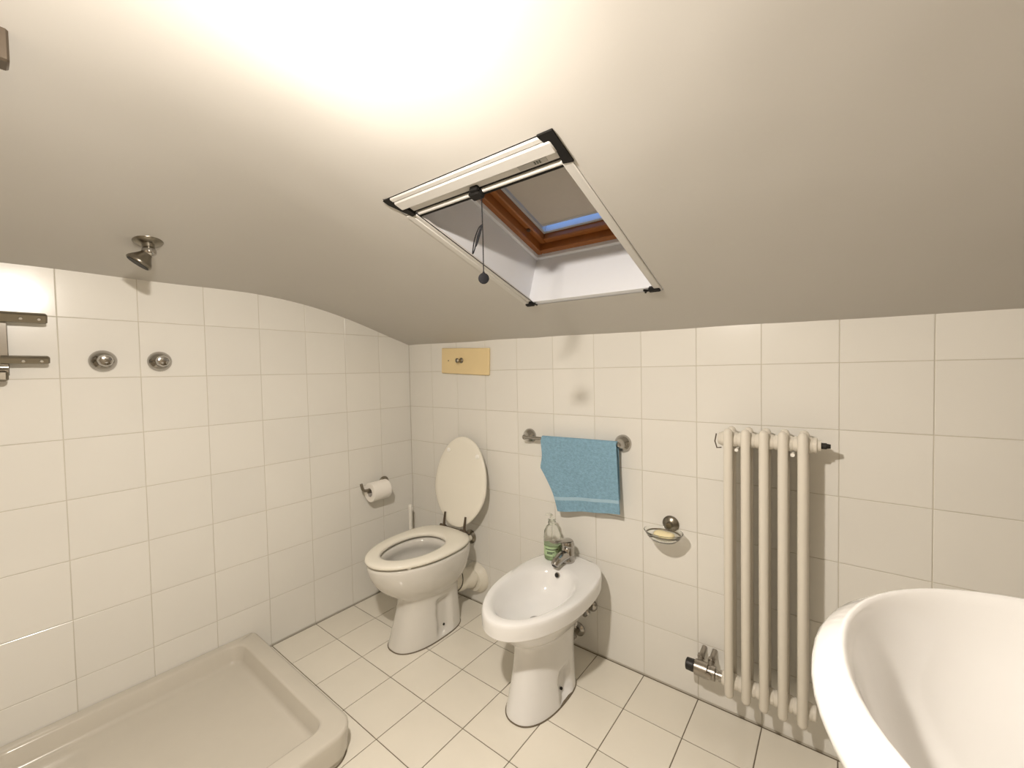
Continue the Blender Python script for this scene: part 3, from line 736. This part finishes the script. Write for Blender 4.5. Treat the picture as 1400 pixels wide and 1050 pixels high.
MB().loft([rrect(X0, X1-.008, Y0+.008, Y1-.008, (.07, .02, .02, .07), .0003), rrect(X0, X1-.009, Y0+.009, Y1-.009, (.07, .02, .02, .07), .004)]).build('floor_seal', 'floor_grout', tray)

# ------------------------------------------------------------------ shower fittings
def tapknob(y, z, label, turn):
    t = thing('shower_valve', (0, y, z), label, 'valve')
    MB().lathe((.0008, y, z), (1, 0, 0), [(0, .036), (.004, .0365), (.012, .033), (.020, .024), (.024, .020)], 32).build('rosette', 'chrome', t)
    n = 40; rings = []
    for d, r in ((.022, .016), (.030, .019), (.040, .0205), (.052, .0195), (.058, .016), (.060, .008)):
        rings.append([Vector((d, y+r*(1+.025*math.cos(8*2*math.pi*i/n+turn))*math.cos(2*math.pi*i/n), z+r*(1+.025*math.cos(8*2*math.pi*i/n+turn))*math.sin(2*math.pi*i/n))) for i in range(n)])
    MB().loft(rings).build('knob', 'chrome', t)
tapknob(-1.302, 1.267, 'chrome shower tap knob between the steel rack and the other knob', 0)
tapknob(-1.150, 1.266, 'chrome shower tap knob below the shower head, farther from the steel rack', 1)

hx, hy = .300, -1.228; hz = zc(hx, hy)
sh = thing('overhead_shower', (hx, hy, hz), 'small chrome bell-shaped shower head fixed to the sloping ceiling', 'shower head')
nrm = Vector((.23, 0, -1)).normalized()
MB().lathe(Vector((hx, hy, hz))-nrm*.004, nrm, [(0, .038), (.006, .038), (.011, .034), (.016, .016), (.030, .014)], 28).build('flange', 'steel_dull', sh)
ax = Vector((-.10, -.55, -.83)).normalized(); j = Vector((hx, hy, hz))+nrm*.034
MB().sphere(j, .0185, 18, 12).build('ball_joint', 'chrome', sh)
bell = MB().lathe(j, ax, [(.006, .015), (.014, .016), (.024, .022), (.034, .029), (.040, .0325), (.046, .0335), (.049, .032)], 28).build('bell', 'steel_dull', sh)
MB().lathe(j+ax*.0485, ax, [(0, .030), (.002, .029)], 24).build('spray_face', 'hole_dark', bell)

# steel rack at the left
rk = thing('shower_rack', (0, -1.53, 1.34), 'brushed steel two-arm shower rack on the tiled wall beside the tap knobs', 'rack')
MB().box((.018, -1.560, 1.22), (.024, -1.509, 1.41), .002).build('post', 'chrome', rk)
MB().box((.0008, -1.575, 1.38), (.019, -1.548, 1.40), .002).build('wall_mount', 'steel_dull', rk)
MB().box((.0008, -1.575, 1.255), (.019, -1.548, 1.275), .002).build('wall_mount', 'steel_dull', rk)
for z, ye, h in ((1.3965, -1.428, .031), (1.268, -1.427, .024)):
    def TA(p, z=z):
        a_ = math.radians(24); x, q = p.x-.039, p.z-z
        return Vector((.039+x*math.cos(a_)+q*math.sin(a_), p.y, z-x*math.sin(a_)+q*math.cos(a_)))
    arm = MB().box((.030, -1.66, z-h/2), (.048, ye, z+h/2), .004, TA).build('arm', 'rack_metal', rk)
    for yy in (ye-.018, ye-.055):
        MB().lathe(TA(Vector((.048, yy, z))), (math.cos(math.radians(24)), 0, -math.sin(math.radians(24))), [(-.001, .005), (.002, .004)], 12).build('rivet', 'chrome', arm)
MB().box((.022, -1.60, 1.203), (.055, -1.512, 1.236), .006).build('clamp', 'steel_dull', rk)
MB().tube([(.045, -1.66, 1.246), (.045, -1.511, 1.245)], .006, 12).build('lower_rod', 'chrome', rk)

# bracket at the ceiling
kx, ky = .925, -1.525; kz = zc(kx, ky)
bk = thing('ceiling_bracket', (kx, ky, kz), 'dark metal bracket fixed to the ceiling above the shower tray', 'bracket')
MB().box((kx-.03, ky-.03, kz-.052), (kx+.008, ky+.006, kz+.004), .003).build('block', 'hinge_bronze', bk)
MB().tube([(kx-.012, ky-.02, kz-.03), (kx-.16, ky-.018, kz-.055)], .010, 12).build('rod', 'steel_dull', bk)
